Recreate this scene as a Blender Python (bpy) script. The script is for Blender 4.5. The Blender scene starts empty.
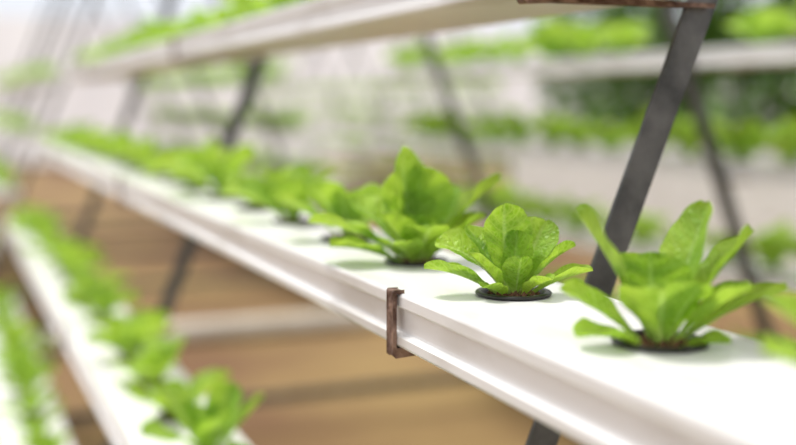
import bpy, math, random
from mathutils import Vector, Matrix
random.seed(7)
CZ=1.0           # camera height above ground
sc=bpy.context.scene
sc.view_settings.view_transform='Standard'
sc.view_settings.exposure=0.0

# ---------------------------------------------------------------- materials
def newmat(name):
    m=bpy.data.materials.new(name); m.use_nodes=True
    nt=m.node_tree; b=nt.nodes['Principled BSDF']
    return m,nt,b
def noise_mat(name,c1,c2,scale=8,rough=.6,bump=.0,metal=0,detail=6,bscale=None,lo=.35,hi=.65,trans=0,stretch=None):
    m,nt,b=newmat(name); N=nt.nodes; L=nt.links
    tc=N.new('ShaderNodeTexCoord'); n=N.new('ShaderNodeTexNoise'); n.inputs['Scale'].default_value=scale; n.inputs['Detail'].default_value=detail
    src=tc.outputs['Object']
    if stretch:
        mp=N.new('ShaderNodeMapping'); mp.inputs['Scale'].default_value=stretch; L.new(src,mp.inputs['Vector']); src=mp.outputs[0]
    L.new(src,n.inputs['Vector'])
    r=N.new('ShaderNodeValToRGB'); r.color_ramp.elements[0].position=lo; r.color_ramp.elements[1].position=hi
    r.color_ramp.elements[0].color=(*c1,1); r.color_ramp.elements[1].color=(*c2,1)
    L.new(n.outputs['Fac'],r.inputs['Fac']); L.new(r.outputs['Color'],b.inputs['Base Color'])
    b.inputs['Roughness'].default_value=rough; b.inputs['Metallic'].default_value=metal
    if bump:
        n2=N.new('ShaderNodeTexNoise'); n2.inputs['Scale'].default_value=bscale or scale*4; n2.inputs['Detail'].default_value=5
        L.new(tc.outputs['Object'],n2.inputs['Vector'])
        bp=N.new('ShaderNodeBump'); bp.inputs['Strength'].default_value=bump; bp.inputs['Distance'].default_value=.002
        L.new(n2.outputs['Fac'],bp.inputs['Height']); L.new(bp.outputs['Normal'],b.inputs['Normal'])
    if trans:
        t=N.new('ShaderNodeBsdfTranslucent'); L.new(r.outputs['Color'],t.inputs['Color'])
        ms=N.new('ShaderNodeMixShader'); ms.inputs[0].default_value=trans
        L.new(b.outputs[0],ms.inputs[1]); L.new(t.outputs[0],ms.inputs[2]); L.new(ms.outputs[0],N['Material Output'].inputs['Surface'])
    return m
M_white=noise_mat('white_pvc',(.66,.64,.62),(.84,.835,.84),scale=9,rough=.33,bump=.04,bscale=120,lo=.30,hi=.48,stretch=(2.2,.8,2))
M_steel=noise_mat('weathered_steel',(.06,.063,.066),(.15,.152,.155),scale=30,rough=.5,bump=.3,metal=.35,bscale=150)
M_rust=noise_mat('rusty_steel',(.085,.04,.028),(.36,.235,.18),scale=90,rough=.7,bump=.8,metal=.3,bscale=300)
M_black=noise_mat('black_plastic',(.012,.012,.012),(.03,.028,.026),scale=80,rough=.4)
M_soil=noise_mat('brown_substrate',(.07,.03,.014),(.24,.12,.06),scale=160,rough=.95,bump=.6,bscale=500)
M_pipe=noise_mat('pale_pipe',(.58,.52,.44),(.72,.66,.58),scale=5,rough=.6)
M_sheet=noise_mat('white_greenhouse_film',(.80,.78,.82),(.94,.93,.95),scale=.7,rough=.7,trans=.5)
M_galv=noise_mat('galvanised_pipe',(.35,.36,.38),(.5,.51,.53),scale=12,rough=.45,metal=.4)
M_ground=noise_mat('bare_earth',(.16,.080,.034),(.29,.19,.07),scale=.9,rough=.95,bump=.5,bscale=20,lo=.38,hi=.62)
M_vine=noise_mat('vine_leaf',(.045,.12,.015),(.17,.33,.045),scale=3,rough=.5,trans=.35)

def leaf_mat(name,c_dark,c_light,c_vein,tr=.42,vtr=1.35):
    m,nt,b=newmat(name); N=nt.nodes; L=nt.links
    def math_(op,a,bv=None,c=None):
        n=N.new('ShaderNodeMath'); n.operation=op
        for i,v in enumerate((a,bv,c)):
            if v is None: continue
            if isinstance(v,(int,float)): n.inputs[i].default_value=v
            else: L.new(v,n.inputs[i])
        return n.outputs[0]
    uv=N.new('ShaderNodeUVMap'); uv.uv_map='UVMap'
    sp=N.new('ShaderNodeSeparateXYZ'); L.new(uv.outputs['UV'],sp.inputs[0])
    u=math_('ABSOLUTE',math_('MULTIPLY_ADD',sp.outputs['X'],2.0,-1.0))
    v=sp.outputs['Y']
    mr=N.new('ShaderNodeMapRange'); mr.interpolation_type='SMOOTHSTEP'
    L.new(u,mr.inputs[0]); mr.inputs[1].default_value=.02; mr.inputs[2].default_value=.13; mr.inputs[3].default_value=1; mr.inputs[4].default_value=0
    mid=math_('MULTIPLY',mr.outputs[0],math_('SUBTRACT',1.15,v))
    tc=N.new('ShaderNodeTexCoord')
    nz=N.new('ShaderNodeTexNoise'); nz.inputs['Scale'].default_value=90; L.new(tc.outputs['Object'],nz.inputs['Vector'])
    s=math_('ADD',math_('SUBTRACT',math_('MULTIPLY',v,11.0),math_('MULTIPLY',u,1.9)),math_('MULTIPLY',nz.outputs['Fac'],.7))
    tri=math_('PINGPONG',s,.5)
    mr2=N.new('ShaderNodeMapRange'); mr2.interpolation_type='SMOOTHSTEP'
    L.new(tri,mr2.inputs[0]); mr2.inputs[1].default_value=0; mr2.inputs[2].default_value=.16; mr2.inputs[3].default_value=1; mr2.inputs[4].default_value=0
    vor=N.new('ShaderNodeTexVoronoi'); vor.feature='DISTANCE_TO_EDGE'; vor.inputs['Scale'].default_value=260; L.new(tc.outputs['Object'],vor.inputs['Vector'])
    mr3=N.new('ShaderNodeMapRange'); L.new(vor.outputs['Distance'],mr3.inputs[0]); mr3.inputs[1].default_value=0; mr3.inputs[2].default_value=.25; mr3.inputs[3].default_value=.4; mr3.inputs[4].default_value=0
    veins=math_('MAXIMUM',math_('MULTIPLY',mr2.outputs[0],.65),mr3.outputs[0])
    n2=N.new('ShaderNodeTexNoise'); n2.inputs['Scale'].default_value=35; L.new(tc.outputs['Object'],n2.inputs['Vector'])
    mx=N.new('ShaderNodeMix'); mx.data_type='RGBA'; mx.inputs[6].default_value=(*c_dark,1); mx.inputs[7].default_value=(*c_light,1)
    fr=N.new('ShaderNodeMapRange'); L.new(n2.outputs['Fac'],fr.inputs[0]); fr.inputs[1].default_value=.35; fr.inputs[2].default_value=.65
    L.new(fr.outputs[0],mx.inputs[0])
    mv=N.new('ShaderNodeMix'); mv.data_type='RGBA'; L.new(mx.outputs[2],mv.inputs[6]); mv.inputs[7].default_value=(*c_vein,1)
    L.new(math_('MULTIPLY',veins,.7),mv.inputs[0])
    mr4=N.new('ShaderNodeMapRange'); mr4.interpolation_type='SMOOTHSTEP'; L.new(v,mr4.inputs[0]); mr4.inputs[1].default_value=.05; mr4.inputs[2].default_value=.42; mr4.inputs[3].default_value=.75; mr4.inputs[4].default_value=0
    base=math_('MAXIMUM',mr4.outputs[0],mid)
    mb=N.new('ShaderNodeMix'); mb.data_type='RGBA'; L.new(mv.outputs[2],mb.inputs[6]); mb.inputs[7].default_value=(.56,.75,.28,1)
    L.new(math_('MULTIPLY',base,.85),mb.inputs[0])
    col=mb.outputs[2]
    L.new(col,b.inputs['Base Color']); b.inputs['Roughness'].default_value=.48
    b.inputs['Specular IOR Level'].default_value=.38
    bp=N.new('ShaderNodeBump'); bp.inputs['Strength'].default_value=.85; bp.inputs['Distance'].default_value=.0018
    L.new(math_('SUBTRACT',1.0,math_('ADD',veins,mid)),bp.inputs['Height']); L.new(bp.outputs['Normal'],b.inputs['Normal'])
    t=N.new('ShaderNodeBsdfTranslucent')
    hs=N.new('ShaderNodeHueSaturation'); hs.inputs['Hue'].default_value=.483; hs.inputs['Saturation'].default_value=1.03; hs.inputs['Value'].default_value=vtr
    L.new(col,hs.inputs['Color']); L.new(hs.outputs['Color'],t.inputs['Color'])
    ms=N.new('ShaderNodeMixShader'); ms.inputs[0].default_value=tr
    L.new(b.outputs[0],ms.inputs[1]); L.new(t.outputs[0],ms.inputs[2])
    L.new(ms.outputs[0],N['Material Output'].inputs['Surface'])
    return m
M_leaf=leaf_mat('lettuce_leaf',(.19,.39,.022),(.36,.58,.055),(.54,.75,.17),tr=.42)
M_leaf2=leaf_mat('lettuce_leaf_older',(.16,.36,.02),(.33,.56,.05),(.48,.70,.15),tr=.42)

# ---------------------------------------------------------------- helpers
def mkobj(name,verts,faces,mats,smooth=False,parent=None,uvs=None,midx=None,loc=None):
    me=bpy.data.meshes.new(name); me.from_pydata([tuple(v) for v in verts],[],faces); 
    for m in (mats if isinstance(mats,(list,tuple)) else [mats]): me.materials.append(m)
    if uvs:
        l=me.uv_layers.new(name='UVMap')
        for lp in me.loops: l.data[lp.index].uv=uvs[lp.vertex_index]
    if smooth:
        for p in me.polygons: p.use_smooth=True
    me.update()
    o=bpy.data.objects.new(name,me); sc.collection.objects.link(o)
    if parent: o.parent=parent
    if loc: o.location=loc
    return o
def empty(name,loc=(0,0,0)):
    e=bpy.data.objects.new(name,None); e.empty_display_size=.05; e.location=loc; sc.collection.objects.link(e); return e
def extrude_profile(pts,y0,y1,closed=True,steps=1):
    V=[];F=[];n=len(pts)
    for k in range(steps+1):
        y=y0+(y1-y0)*k/steps
        for p in pts: V.append((p[0],y,p[1]))
    for k in range(steps):
        for i in range(n if closed else n-1):
            j=(i+1)%n
            F.append((k*n+i,k*n+j,(k+1)*n+j,(k+1)*n+i))
    if closed:
        F.append(tuple(range(n))); F.append(tuple(range((steps)*n+n-1,(steps)*n-1,-1)))
    return V,F
def beam(p0,p1,prof,yaxis=Vector((0,1,0))):
    p0=Vector(p0);p1=Vector(p1);T=(p1-p0).normalized()
    if abs(T.dot(yaxis))>.95: yaxis=Vector((1,0,0))
    A=(yaxis-T*yaxis.dot(T)).normalized(); B=T.cross(A)
    V=[];n=len(prof)
    for p in (p0,p1):
        for a,b in prof: V.append(p+A*a+B*b)
    F=[(i,(i+1)%n,n+(i+1)%n,n+i) for i in range(n)]+[tuple(range(n))[::-1],tuple(range(n,2*n))]
    return V,F
def circ(r,n=14): return [(r*math.cos(2*math.pi*i/n),r*math.sin(2*math.pi*i/n)) for i in range(n)]
def merge(*parts):
    V=[];F=[]
    for v,f in parts:
        o=len(V); V+=list(v); F+=[tuple(i+o for i in q) for q in f]
    return V,F

# ---------------------------------------------------------------- lettuce leaves
WP=[(0,.15),(.10,.13),(.22,.19),(.32,.38),(.42,.64),(.52,.84),(.62,.96),(.72,1.0),(.80,.97),(.87,.86),(.93,.68),(.97,.46),(1,.12)]
def wprof(t):
    for (a,x),(b,y) in zip(WP,WP[1:]):
        if t<=b:
            k=(t-a)/(b-a); return x+(y-x)*k
    return .05
def leaf(buf,az,L,W,e0,e1,roll=0,cup=.35,ruf=.035,r0=.003,z0=-.006,nt=22,nu=10,bend=0,rnd=random):
    V,F,U=buf; off=len(V)
    az=math.radians(az);e0=math.radians(e0);e1=math.radians(e1);roll=math.radians(roll);bend=math.radians(bend)
    P=Vector((math.cos(az)*r0,math.sin(az)*r0,z0)); ph=rnd.random()*6.3; ph2=rnd.random()*6.3
    ts=[1-(1-i/nt)**1.25 for i in range(nt+1)]
    pt=0
    for t in ts:
        a=az+bend*t
        e=e0+(e1-e0)*t**1.3
        D=Vector((math.cos(a),math.sin(a),0)); T=D*math.cos(e)+Vector((0,0,math.sin(e)))
        S=Vector((-math.sin(a),math.cos(a),0)); S=Matrix.Rotation(roll*t,3,T)@S; Nn=T.cross(S)
        P=P+T*(t-pt)*L; pt=t
        w=W*.5*wprof(t)
        for j in range(nu+1):
            u=-1+2*j/nu
            c=(cup if t>.3 else cup+.5*(1-t/.3))*w*(u*u)
            rf=ruf*W*(math.sin(t*17+ph+(1.5 if u>0 else 0))*abs(u)**2.5*min(1,max(0,(t-.25)*3)))
            cr=.05*W*(1-math.exp(-(u*4)**2))*(min(1,t*2))
            bl=.030*W*math.sin(t*34-abs(u)*5.5+ph2)*math.sin(math.pi*abs(u)*.9)*min(1,t)
            edge=1+.02*math.sin(t*40+ph2+u*2)*(abs(u)>.9)
            V.append(P+S*(u*w*edge)+Nn*(c+rf+cr+bl)); U.append((j/nu,t))
    n=nu+1
    for i in range(nt):
        for j in range(nu):
            F.append((off+i*n+j,off+(i+1)*n+j,off+(i+1)*n+j+1,off+i*n+j+1))
YAW=-22.4
def cup_mesh():
    V=[];F=[];n=48
    prof=[(.0215,.0002),(.0255,.0006),(.0262,.0018),(.0255,.0028),(.0225,.0030),(.0212,.0022),(.0205,-.004),(.0198,-.010),(.0180,-.026),(.0170,-.028)]
    for r,z in prof:
        for i in range(n):
            a=2*math.pi*i/n; V.append((r*math.cos(a),r*math.sin(a),z))
    for k in range(len(prof)-1):
        for i in range(n):
            if k==7 and i%4<2: continue
            j=(i+1)%n; F.append((k*n+i,k*n+j,(k+1)*n+j,(k+1)*n+i))
    F.append(tuple((len(prof)-1)*n+i for i in range(n)))
    return V,F
cv,cf=cup_mesh(); CUP=bpy.data.meshes.new('net_cup'); CUP.from_pydata(cv,[],cf); CUP.materials.append(M_black)
for p in CUP.polygons: p.use_smooth=True
def soil_mesh():
    V=[];F=[];rn=random.Random(3); nr,na=7,28
    V.append((0,0,.0015))
    for k in range(1,nr+1):
        for i in range(na):
            a=2*math.pi*i/na; r=.0203*k/nr
            V.append((r*math.cos(a),r*math.sin(a),-.001-.003*(k/nr)**2+rn.uniform(-.0012,.0014)))
    for i in range(na): F.append((0,1+i,1+(i+1)%na))
    for k in range(nr-1):
        for i in range(na):
            F.append((1+k*na+i,1+(k+1)*na+i,1+(k+1)*na+(i+1)%na,1+k*na+(i+1)%na))
    for q in range(60):
        a=rn.random()*6.28; r=.018*math.sqrt(rn.random()); s=rn.uniform(.0012,.0032); c=Vector((r*math.cos(a),r*math.sin(a),.0012)); o=len(V)
        for d in ((1,0,0),(-1,0,0),(0,1,0),(0,-1,0),(0,0,1),(0,0,-1)): V.append(c+Vector(d)*s*rn.uniform(.7,1.2))
        for f in ((0,2,4),(2,1,4),(1,3,4),(3,0,4),(2,0,5),(1,2,5),(3,1,5),(0,3,5)): F.append(tuple(o+i for i in f))
    return V,F
sv,sf=soil_mesh(); SOIL=bpy.data.meshes.new('substrate'); SOIL.from_pydata([tuple(v) for v in sv],[],sf); SOIL.materials.append(M_soil)
def add_child(name,me,parent,loc=(0,0,0),rot=0,scale=1):
    o=bpy.data.objects.new(name,me); sc.collection.objects.link(o); o.parent=parent; o.location=loc; o.rotation_euler=(0,0,rot); o.scale=(scale,)*3; return o
def hero(loc,leaves,seed,mat=M_leaf):
    e=empty('lettuce_plant',loc); rn=random.Random(seed)
    buf=([],[],[])
    for q in leaves:
        kw=dict(q); kw['az']+=YAW; kw['W']*=1.1; leaf(buf,rnd=rn,nt=34,nu=16,**kw)
    mkobj('leaves',buf[0],buf[1],mat,True,e,buf[2])
    add_child('net_cup',CUP,e); add_child('substrate',SOIL,e)
    return e
def lf(az,L,W,e0,e1,**k): return dict(az=az,L=L,W=W,e0=e0,e1=e1,**k)

def variant(seed,nl=13,big=1.0):
    rn=random.Random(seed); buf=([],[],[]); az=rn.random()*360
    for i in range(nl):
        f=i/(nl-1); az+=137.5+rn.uniform(-25,25)
        L=big*(.100-.045*f)*rn.uniform(.72,1.18); W=L*rn.uniform(.42,.6)
        leaf(buf,az,L,W,45+40*f+rn.uniform(-10,10),8+62*f+rn.uniform(-18,18),roll=rn.uniform(-35,35),cup=rn.uniform(.15,.5),ruf=.05,rnd=rn,nt=12,nu=6)
    me=bpy.data.meshes.new('lettuce_leaves'); me.from_pydata([tuple(v) for v in buf[0]],[],buf[1]); me.materials.append(M_leaf if seed%2 else M_leaf2)
    l=me.uv_layers.new(name='UVMap')
    for lp in me.loops: l.data[lp.index].uv=buf[2][lp.vertex_index]
    for p in me.polygons: p.use_smooth=True
    return me
VARS=[variant(s,9+s%4,.93+.08*(s%3)) for s in range(1,10)]

# ---------------------------------------------------------------- channel
W=.126; H=.036; SP=.1665; R=.0222
HX=.072
def channel_mesh(y0,ys,y1,mirror=False):
    V=[];F=[]
    a0,a1=.004,W-.004
    def quad(p): 
        o=len(V); V.extend(p); F.append(tuple(range(o,o+len(p))))
    edges=[y0]+[(a+b)/2 for a,b in zip(ys,ys[1:])]+[y1]
    for k,y in enumerate(ys):
        ya,yb=edges[k],edges[k+1]
        half=SP/2
        ra,rb=max(ya,y-half),min(yb,y+half)
        if ra>ya: quad([(a0,ya,0),(a1,ya,0),(a1,ra,0),(a0,ra,0)])
        if rb<yb: quad([(a0,rb,0),(a1,rb,0),(a1,yb,0),(a0,yb,0)])
        corners=[math.atan2(yy-y,xx-HX) for xx in (a0,a1) for yy in (ra,rb)]
        ang=sorted([-math.pi+2*math.pi*i/40 for i in range(40)]+corners)
        o=len(V)
        for a in ang:
            c,s=math.cos(a),math.sin(a)
            V.append((HX+R*c,y+R*s,0)); V.append((HX+R*c,y+R*s,-.002))
            tx=((a1-HX) if c>0 else (a0-HX))/c if abs(c)>1e-9 else 1e9
            ty=((rb-y) if s>0 else (ra-y))/s if abs(s)>1e-9 else 1e9
            t=min(tx,ty); V.append((HX+t*c,y+t*s,0))
        n=len(ang)
        for i in range(n):
            j=(i+1)%n
            F.append((o+3*i,o+3*i+2,o+3*j+2,o+3*j)); F.append((o+3*i+1,o+3*i,o+3*j,o+3*j+1))
    side=[(.004,0),(.0036,.0007),(.0022,.0010),(.0008,.0004),(0,-.0012),(-.0002,-.0075),(.0006,-.0088),(.0030,-.0098),(.0034,-.024),(.0030,-.0258),(.0002,-.0268),(-.0018,-.0282),(-.0020,-.0335),(-.0010,-.0352),(.001,-H)]
    prof=side+[(W-x,z) for x,z in reversed(side)]
    v,f=extrude_profile(prof,y0,y1,closed=False)
    o=len(V); V+=v; F+=[tuple(i+o for i in q) for q in f]
    for yy,d in ((y0,-.006),(y1,.006)):
        cap=[(-.003,.0015),(W+.003,.0015),(W+.003,-H-.002),(-.003,-H-.002)]
        v,f=extrude_profile(cap,min(yy,yy+d),max(yy,yy+d)); o=len(V); V+=v; F+=[tuple(i+o for i in q) for q in f]
    if mirror: 
        V=[(W-x,y,z) for x,y,z in V]; F=[q[::-1] for q in F]
    return V,F
LEAN=.407
def front_x(z): return .284+LEAN*(z+.13)
CX=1.0
YH=.491
def holes(y0,y1):
    k0=math.ceil((y0+.05-YH)/SP); out=[]
    while YH+k0*SP<y1-.04: out.append(YH+k0*SP); k0+=1
    return out
def plant_row(xc,z,ys,seed,skip=(),sc_=1.0,drop=0):
    e=empty('lettuce_row',(xc,0,z)); rn=random.Random(seed)
    for y in ys:
        if any(abs(y-s)<.02 for s in skip): continue
        if rn.random()<drop: continue
        add_child('leaves',rn.choice(VARS),e,(rn.uniform(-.004,.004),y,0),rn.random()*6.28,sc_*rn.uniform(.75,1.15))
        add_child('net_cup',CUP,e,(0,y,0)); add_child('substrate',SOIL,e,(0,y,0))
    return e
def bracket_parts(xf,zt,y,sgn=1):
    th=.0018; w=.0060; g=.0026
    o=[(.003,.0012),(.003,.0030),(-g-th*.6,.0030),(-g-th,.0022),(-g-th,-H-.004-th),(-g,-H-.0055-th),(.02,-H-.004-th),(W+.03,-H-.004-th),(W+.03,-H-.0035),(.004,-H-.0012),( -g,-H-.0012),(-g,.0012)]
    pts=[(xf+sgn*a,zt+b) for a,b in o]
    if sgn<0: pts=pts[::-1]
    return extrude_profile(pts,y-w,y+w)
def rack(cx,y0,y1,frames,tiers,main=False,seed=0,plants=True):
    dx=cx-CX
    ys=holes(y0,y1)
    for side in (0,1):
        for ti,z in enumerate(tiers):
            xf=front_x(z)
            V,F=channel_mesh(y0,ys,y1,mirror=(side==1))
            x0=dx+(xf if side==0 else 2*CX-xf-W)
            mkobj('grow_channel',V,F,M_white,False,None,loc=(x0,0,CZ+z))
            xc=x0+(HX if side==0 else W-HX)
            skip=()
            ismain=main and side==0 and abs(z+.13)<.001
            if ismain: skip=HEROY
            if plants: plant_row(xc,CZ+z,ys,seed*100+side*10+ti,skip,.96 if side==0 else 1.35,0 if side==0 else .15)
    Lp=[(-.012,-.012),(.012,-.012),(.012,-.0085),(-.0085,-.0085),(-.0085,.012),(-.012,.012)]
    for y in frames:
        e=empty('a_frame_support',(0,0,0))
        zb,zt=-CZ,1.24
        f0=Vector((dx+.503+LEAN*zb,y,0)); f1=Vector((dx+.503+LEAN*zt,y,CZ+zt))
        b0=Vector((dx+2*CX-.503-LEAN*zb,y,0)); b1=Vector((dx+2*CX-.503-LEAN*zt,y,CZ+zt))
        v,f=beam(f0,f1,Lp); mkobj('leg_front',v,f,M_steel,parent=e)
        v,f=beam(b0,b1,[(a,-b) for a,b in Lp][::-1]); mkobj('leg_back',v,f,M_steel,parent=e)
        v,f=extrude_profile([(dx+CX-.06,CZ+1.14),(dx+CX+.06,CZ+1.14),(dx+CX+.02,CZ+1.27),(dx+CX-.02,CZ+1.27)],y-.016,y-.012); mkobj('gusset',v,f,M_steel,parent=e)
        zz=-.90; v,f=beam((dx+.503+LEAN*zz,y+.014,CZ+zz),(dx+2*CX-.503-LEAN*zz,y+.014,CZ+zz),[(-.004,-.016),(.004,-.016),(.004,.016),(-.004,.016)]); mkobj('tie_bar',v,f,M_steel,parent=e)
        for z in tiers:
            xf=front_x(z)
            yb=y-.013
            v,f=merge(bracket_parts(dx+xf,CZ+z,yb),bracket_parts(dx+2*CX-xf,CZ+z,yb,-1))
            ob=mkobj('rusty_bracket',v,f,M_rust,parent=e)
            bv=ob.modifiers.new('round','BEVEL'); bv.width=.0008; bv.segments=2
TIERS=[.113,-.13,-.382,-.635,-.885]
HEROY=(YH,YH+SP,YH+2*SP,YH-SP)
FR=[.705,1.955,3.205]
rack(CX,-.62,3.85,[-.545]+FR,TIERS,True,1)
rack(CX,5.2,9.4,[5.5,6.7,7.9,9.1],TIERS,False,2)
rack(CX+3.2,9.0,14.0,[9.3,10.7,12.1,13.5],TIERS,False,3)

# ---------------------------------------------------------------- hero plants
XM=.284+HX; ZT=CZ-.13
hero((XM,YH+SP,ZT),[
 lf(112,.069,.035,70,92,cup=.2,roll=5),
 lf(160,.068,.030,60,8,cup=.35,roll=-25),
 lf(182,.064,.024,38,4,cup=.45,roll=10),
 lf(140,.062,.030,64,40,cup=.3),
 lf(48,.064,.030,66,46,cup=.3,roll=25),
 lf(15,.058,.024,58,22,cup=.5,roll=-15),
 lf(352,.056,.020,36,12,cup=.5),
 lf(228,.036,.016,42,5,cup=.4),
 lf(318,.036,.018,50,15,cup=.4),
 lf(285,.036,.020,78,62,cup=.3),
 lf(75,.050,.026,80,72,cup=.3,roll=-15),
 lf(200,.048,.022,62,34,cup=.35,roll=-10),
],11)
hero((XM,YH,ZT),[
 lf(152,.090,.036,66,50,cup=.2,roll=30),
 lf(172,.062,.022,42,24,cup=.4,roll=-20),
 lf(100,.056,.038,72,80,cup=.2),
 lf(46,.092,.030,64,56,cup=.35,roll=-25),
 lf(20,.086,.036,56,40,cup=.3,roll=-30),
 lf(3,.076,.024,38,16,cup=.4,roll=-10),
 lf(258,.052,.040,74,30,cup=.25,roll=8),
 lf(198,.050,.028,32,-6,cup=.3),
 lf(335,.036,.020,28,0,cup=.35),
 lf(340,.060,.028,54,26,cup=.4),
 lf(300,.050,.028,70,40,cup=.3,roll=-15),
 lf(130,.058,.030,70,56,cup=.35),
],12)
hero((XM,YH+2*SP,ZT),[
 lf(130,.102,.042,78,84,cup=.25,roll=20),
 lf(85,.086,.054,72,82,cup=.2),
 lf(25,.106,.046,52,34,cup=.3,roll=-20),
 lf(50,.080,.042,62,50,cup=.3),
 lf(178,.096,.044,42,2,cup=.25,roll=10),
 lf(200,.075,.034,30,2,cup=.3),
 lf(160,.080,.044,58,28,cup=.25,roll=-10),
 lf(245,.052,.034,48,12,cup=.2),
 lf(285,.056,.036,62,25,cup=.2),
 lf(330,.062,.036,48,12,cup=.3),
 lf(0,.070,.036,50,25,cup=.3),
 lf(110,.065,.040,80,75,cup=.3),
 lf(265,.048,.032,82,70,cup=.3),
 lf(220,.060,.038,66,40,cup=.3),
],13)
hero((XM,YH-SP,ZT),[
 lf(168,.080,.032,58,30,cup=.35),
 lf(184,.070,.034,46,16,cup=.3),
 lf(145,.075,.036,66,45,cup=.3),
 lf(100,.070,.036,70,70,cup=.3),
 lf(40,.080,.034,60,40,cup=.4),
 lf(350,.070,.034,40,12,cup=.4),
 lf(260,.045,.030,60,30,cup=.4),
 lf(300,.050,.030,60,30,cup=.4),
],14)

# ---------------------------------------------------------------- vines in a raised planter behind the racks
def planter(x0,y0,y1,h,seed,dens):
    rn=random.Random(seed); e=empty('raised_planter',(0,0,0))
    pr=[(x0,0),(x0+.5,0),(x0+.5,h),(x0+.46,h),(x0+.46,h-.06),(x0+.04,h-.06),(x0+.04,h),(x0,h)]
    v,f=extrude_profile(pr,y0,y1); mkobj('trough',v,f,M_white,parent=e)
    sv,sf=extrude_profile([(x0+.04,h-.1),(x0+.46,h-.1),(x0+.46,h-.04),(x0+.04,h-.04)],y0+.03,y1-.03); mkobj('soil',sv,sf,M_soil,parent=e)
    V=[];F=[];stems=[]
    y=y0+.15
    while y<y1-.1:
        top=rn.uniform(1.3,2.9); x=x0+.25
        p=Vector((x,y,h-.06)); 
        while p.z<top:
            q=p+Vector((rn.uniform(-.05,.05),rn.uniform(-.06,.06),.14)); stems.append(beam(p,q,circ(.008,6))); 
            for k in range(dens):
                a=rn.random()*6.28; el=rn.uniform(-.9,.5); D=Vector((math.cos(a)*math.cos(el),math.sin(a)*math.cos(el),math.sin(el)))
                S=D.cross(Vector((0,0,1))).normalized(); Nn=D.cross(S); L=rn.uniform(.10,.2); w=L*rn.uniform(.3,.42); c=q+D*rn.uniform(.02,.14); o=len(V)
                for t,ww,dr in ((0,.05,0),(.2,.7,.02),(.45,1,.0),(.75,.62,-.1),(1,.02,-.28)):
                    for u in (-1,0,1): V.append(c+D*(t*L)+S*(u*ww*w)+Nn*(abs(u)*.15*w)+Vector((0,0,dr*L)))
                for i in range(4):
                    for j in (0,1): F.append((o+3*i+j,o+3*i+3+j,o+3*i+4+j,o+3*i+1+j))
            p=q
        y+=rn.uniform(.16,.42)
    mkobj('vine_foliage',V,F,M_vine,True,parent=e)
    v,f=merge(*stems); mkobj('vine_stems',v,f,M_vine,parent=e)
planter(4.3,3.6,8.0,.72,5,11)
planter(6.6,4.5,11.5,.72,6,9)

# ---------------------------------------------------------------- ground, greenhouse
n=40; V=[];F=[]
for i in range(n+1):
    for j in range(n+1):
        V.append((-8+28*i/n,-6+34*j/n,0))
for i in range(n):
    for j in range(n):
        a=i*(n+1)+j; F.append((a,a+n+1,a+n+2,a+1))
mkobj('ground',V,F,M_ground)
v,f=beam((-1.2,4.55,.045),(4.1,4.55,.045),circ(.045,20)); mkobj('drain_pipe',v,f,M_pipe,True)
def wall(name,p0,p1,h):
    p0=Vector(p0);p1=Vector(p1); d=p1-p0; nn=60; V=[];F=[]; nrm=Vector((-d.y,d.x,0)).normalized()
    for i in range(nn+1):
        b=p0+d*i/nn+nrm*.03*math.sin(i*1.3)
        V+=[b,b+Vector((0,0,h*.5))+nrm*.02,b+Vector((0,0,h))]
    for i in range(nn):
        for k in (0,1): F.append((3*i+k,3*i+3+k,3*i+4+k,3*i+1+k))
    mkobj(name,V,F,M_sheet,True)
wall('wall_back',(13,-5,0),(13,19,0),2.4)
wall('wall_end',(-5,19,0),(13,19,0),2.4)
wall('wall_left',(-5,-5,0),(-5,19,0),2.4)
wall('wall_near',(-5,-5,0),(13,-5,0),2.4)
e=empty('greenhouse_frame')
parts=[]
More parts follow.
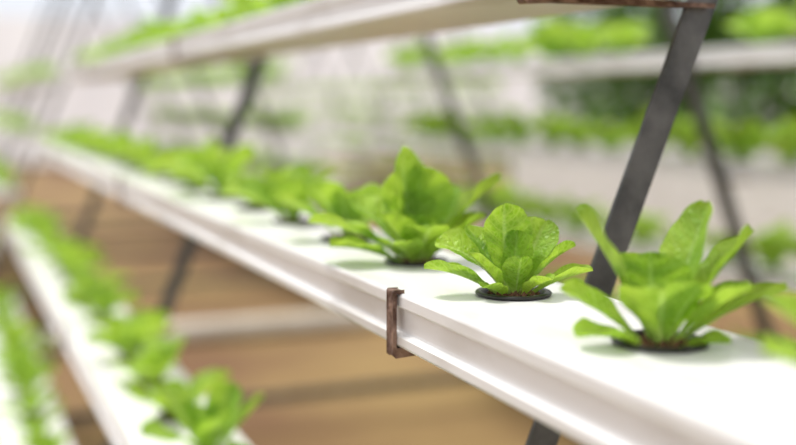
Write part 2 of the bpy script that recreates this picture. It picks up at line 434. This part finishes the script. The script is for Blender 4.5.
for k in range(8):
    y=-3+2.75*k; pts=[]
    for i in range(17):
        a=math.pi*i/16; pts.append(Vector((4-8.8*math.cos(a),y,1.8+2.6*math.sin(a))))
    pts=[Vector((-4.8,y,0))]+pts+[Vector((12.8,y,0))]
    for a,b in zip(pts,pts[1:]): parts.append(beam(a,b,circ(.03,8)))
for xx in (-4.8,12.8): parts.append(beam((xx,-3,1.8),(xx,16.25,1.8),circ(.025,8)))
v,f=merge(*parts); mkobj('hoops',v,f,M_galv,True,parent=e)

# ---------------------------------------------------------------- light
w=bpy.data.worlds.new('overcast_sky'); sc.world=w; w.use_nodes=True
nt=w.node_tree; bg=nt.nodes['Background']
tc=nt.nodes.new('ShaderNodeTexCoord'); sp=nt.nodes.new('ShaderNodeSeparateXYZ'); nt.links.new(tc.outputs['Generated'],sp.inputs[0])
r=nt.nodes.new('ShaderNodeValToRGB'); nt.links.new(sp.outputs['Z'],r.inputs[0])
r.color_ramp.elements[0].position=.0; r.color_ramp.elements[0].color=(.82,.86,.94,1)
r.color_ramp.elements[1].position=.6; r.color_ramp.elements[1].color=(1.0,1.0,1.0,1)
nt.links.new(r.outputs[0],bg.inputs['Color']); bg.inputs['Strength'].default_value=1.08
s=bpy.data.lights.new('sun','SUN'); s.energy=3.4; s.angle=math.radians(14); s.color=(1,.97,.92)
so=bpy.data.objects.new('sun',s); sc.collection.objects.link(so)
so.rotation_euler=Vector((.16,-.55,-1)).to_track_quat('-Z','Y').to_euler(); so.location=(2,2,6)

# ---------------------------------------------------------------- camera
th,ph=math.radians(22.4),math.radians(6.17)
fwd=Vector((math.sin(th)*math.cos(ph),math.cos(th)*math.cos(ph),-math.sin(ph)))
right=Vector((math.cos(th),-math.sin(th),0)); up=right.cross(fwd)
M=Matrix((( right.x,up.x,-fwd.x,0),(right.y,up.y,-fwd.y,0),(right.z,up.z,-fwd.z,CZ),(0,0,0,1)))
cam=bpy.data.cameras.new('camera'); co=bpy.data.objects.new('camera',cam); sc.collection.objects.link(co)
co.matrix_world=M; cam.lens=50; cam.sensor_width=36; cam.clip_start=.01; cam.clip_end=200
cam.dof.use_dof=True; cam.dof.focus_distance=.72; cam.dof.aperture_fstop=2.5
sc.camera=co
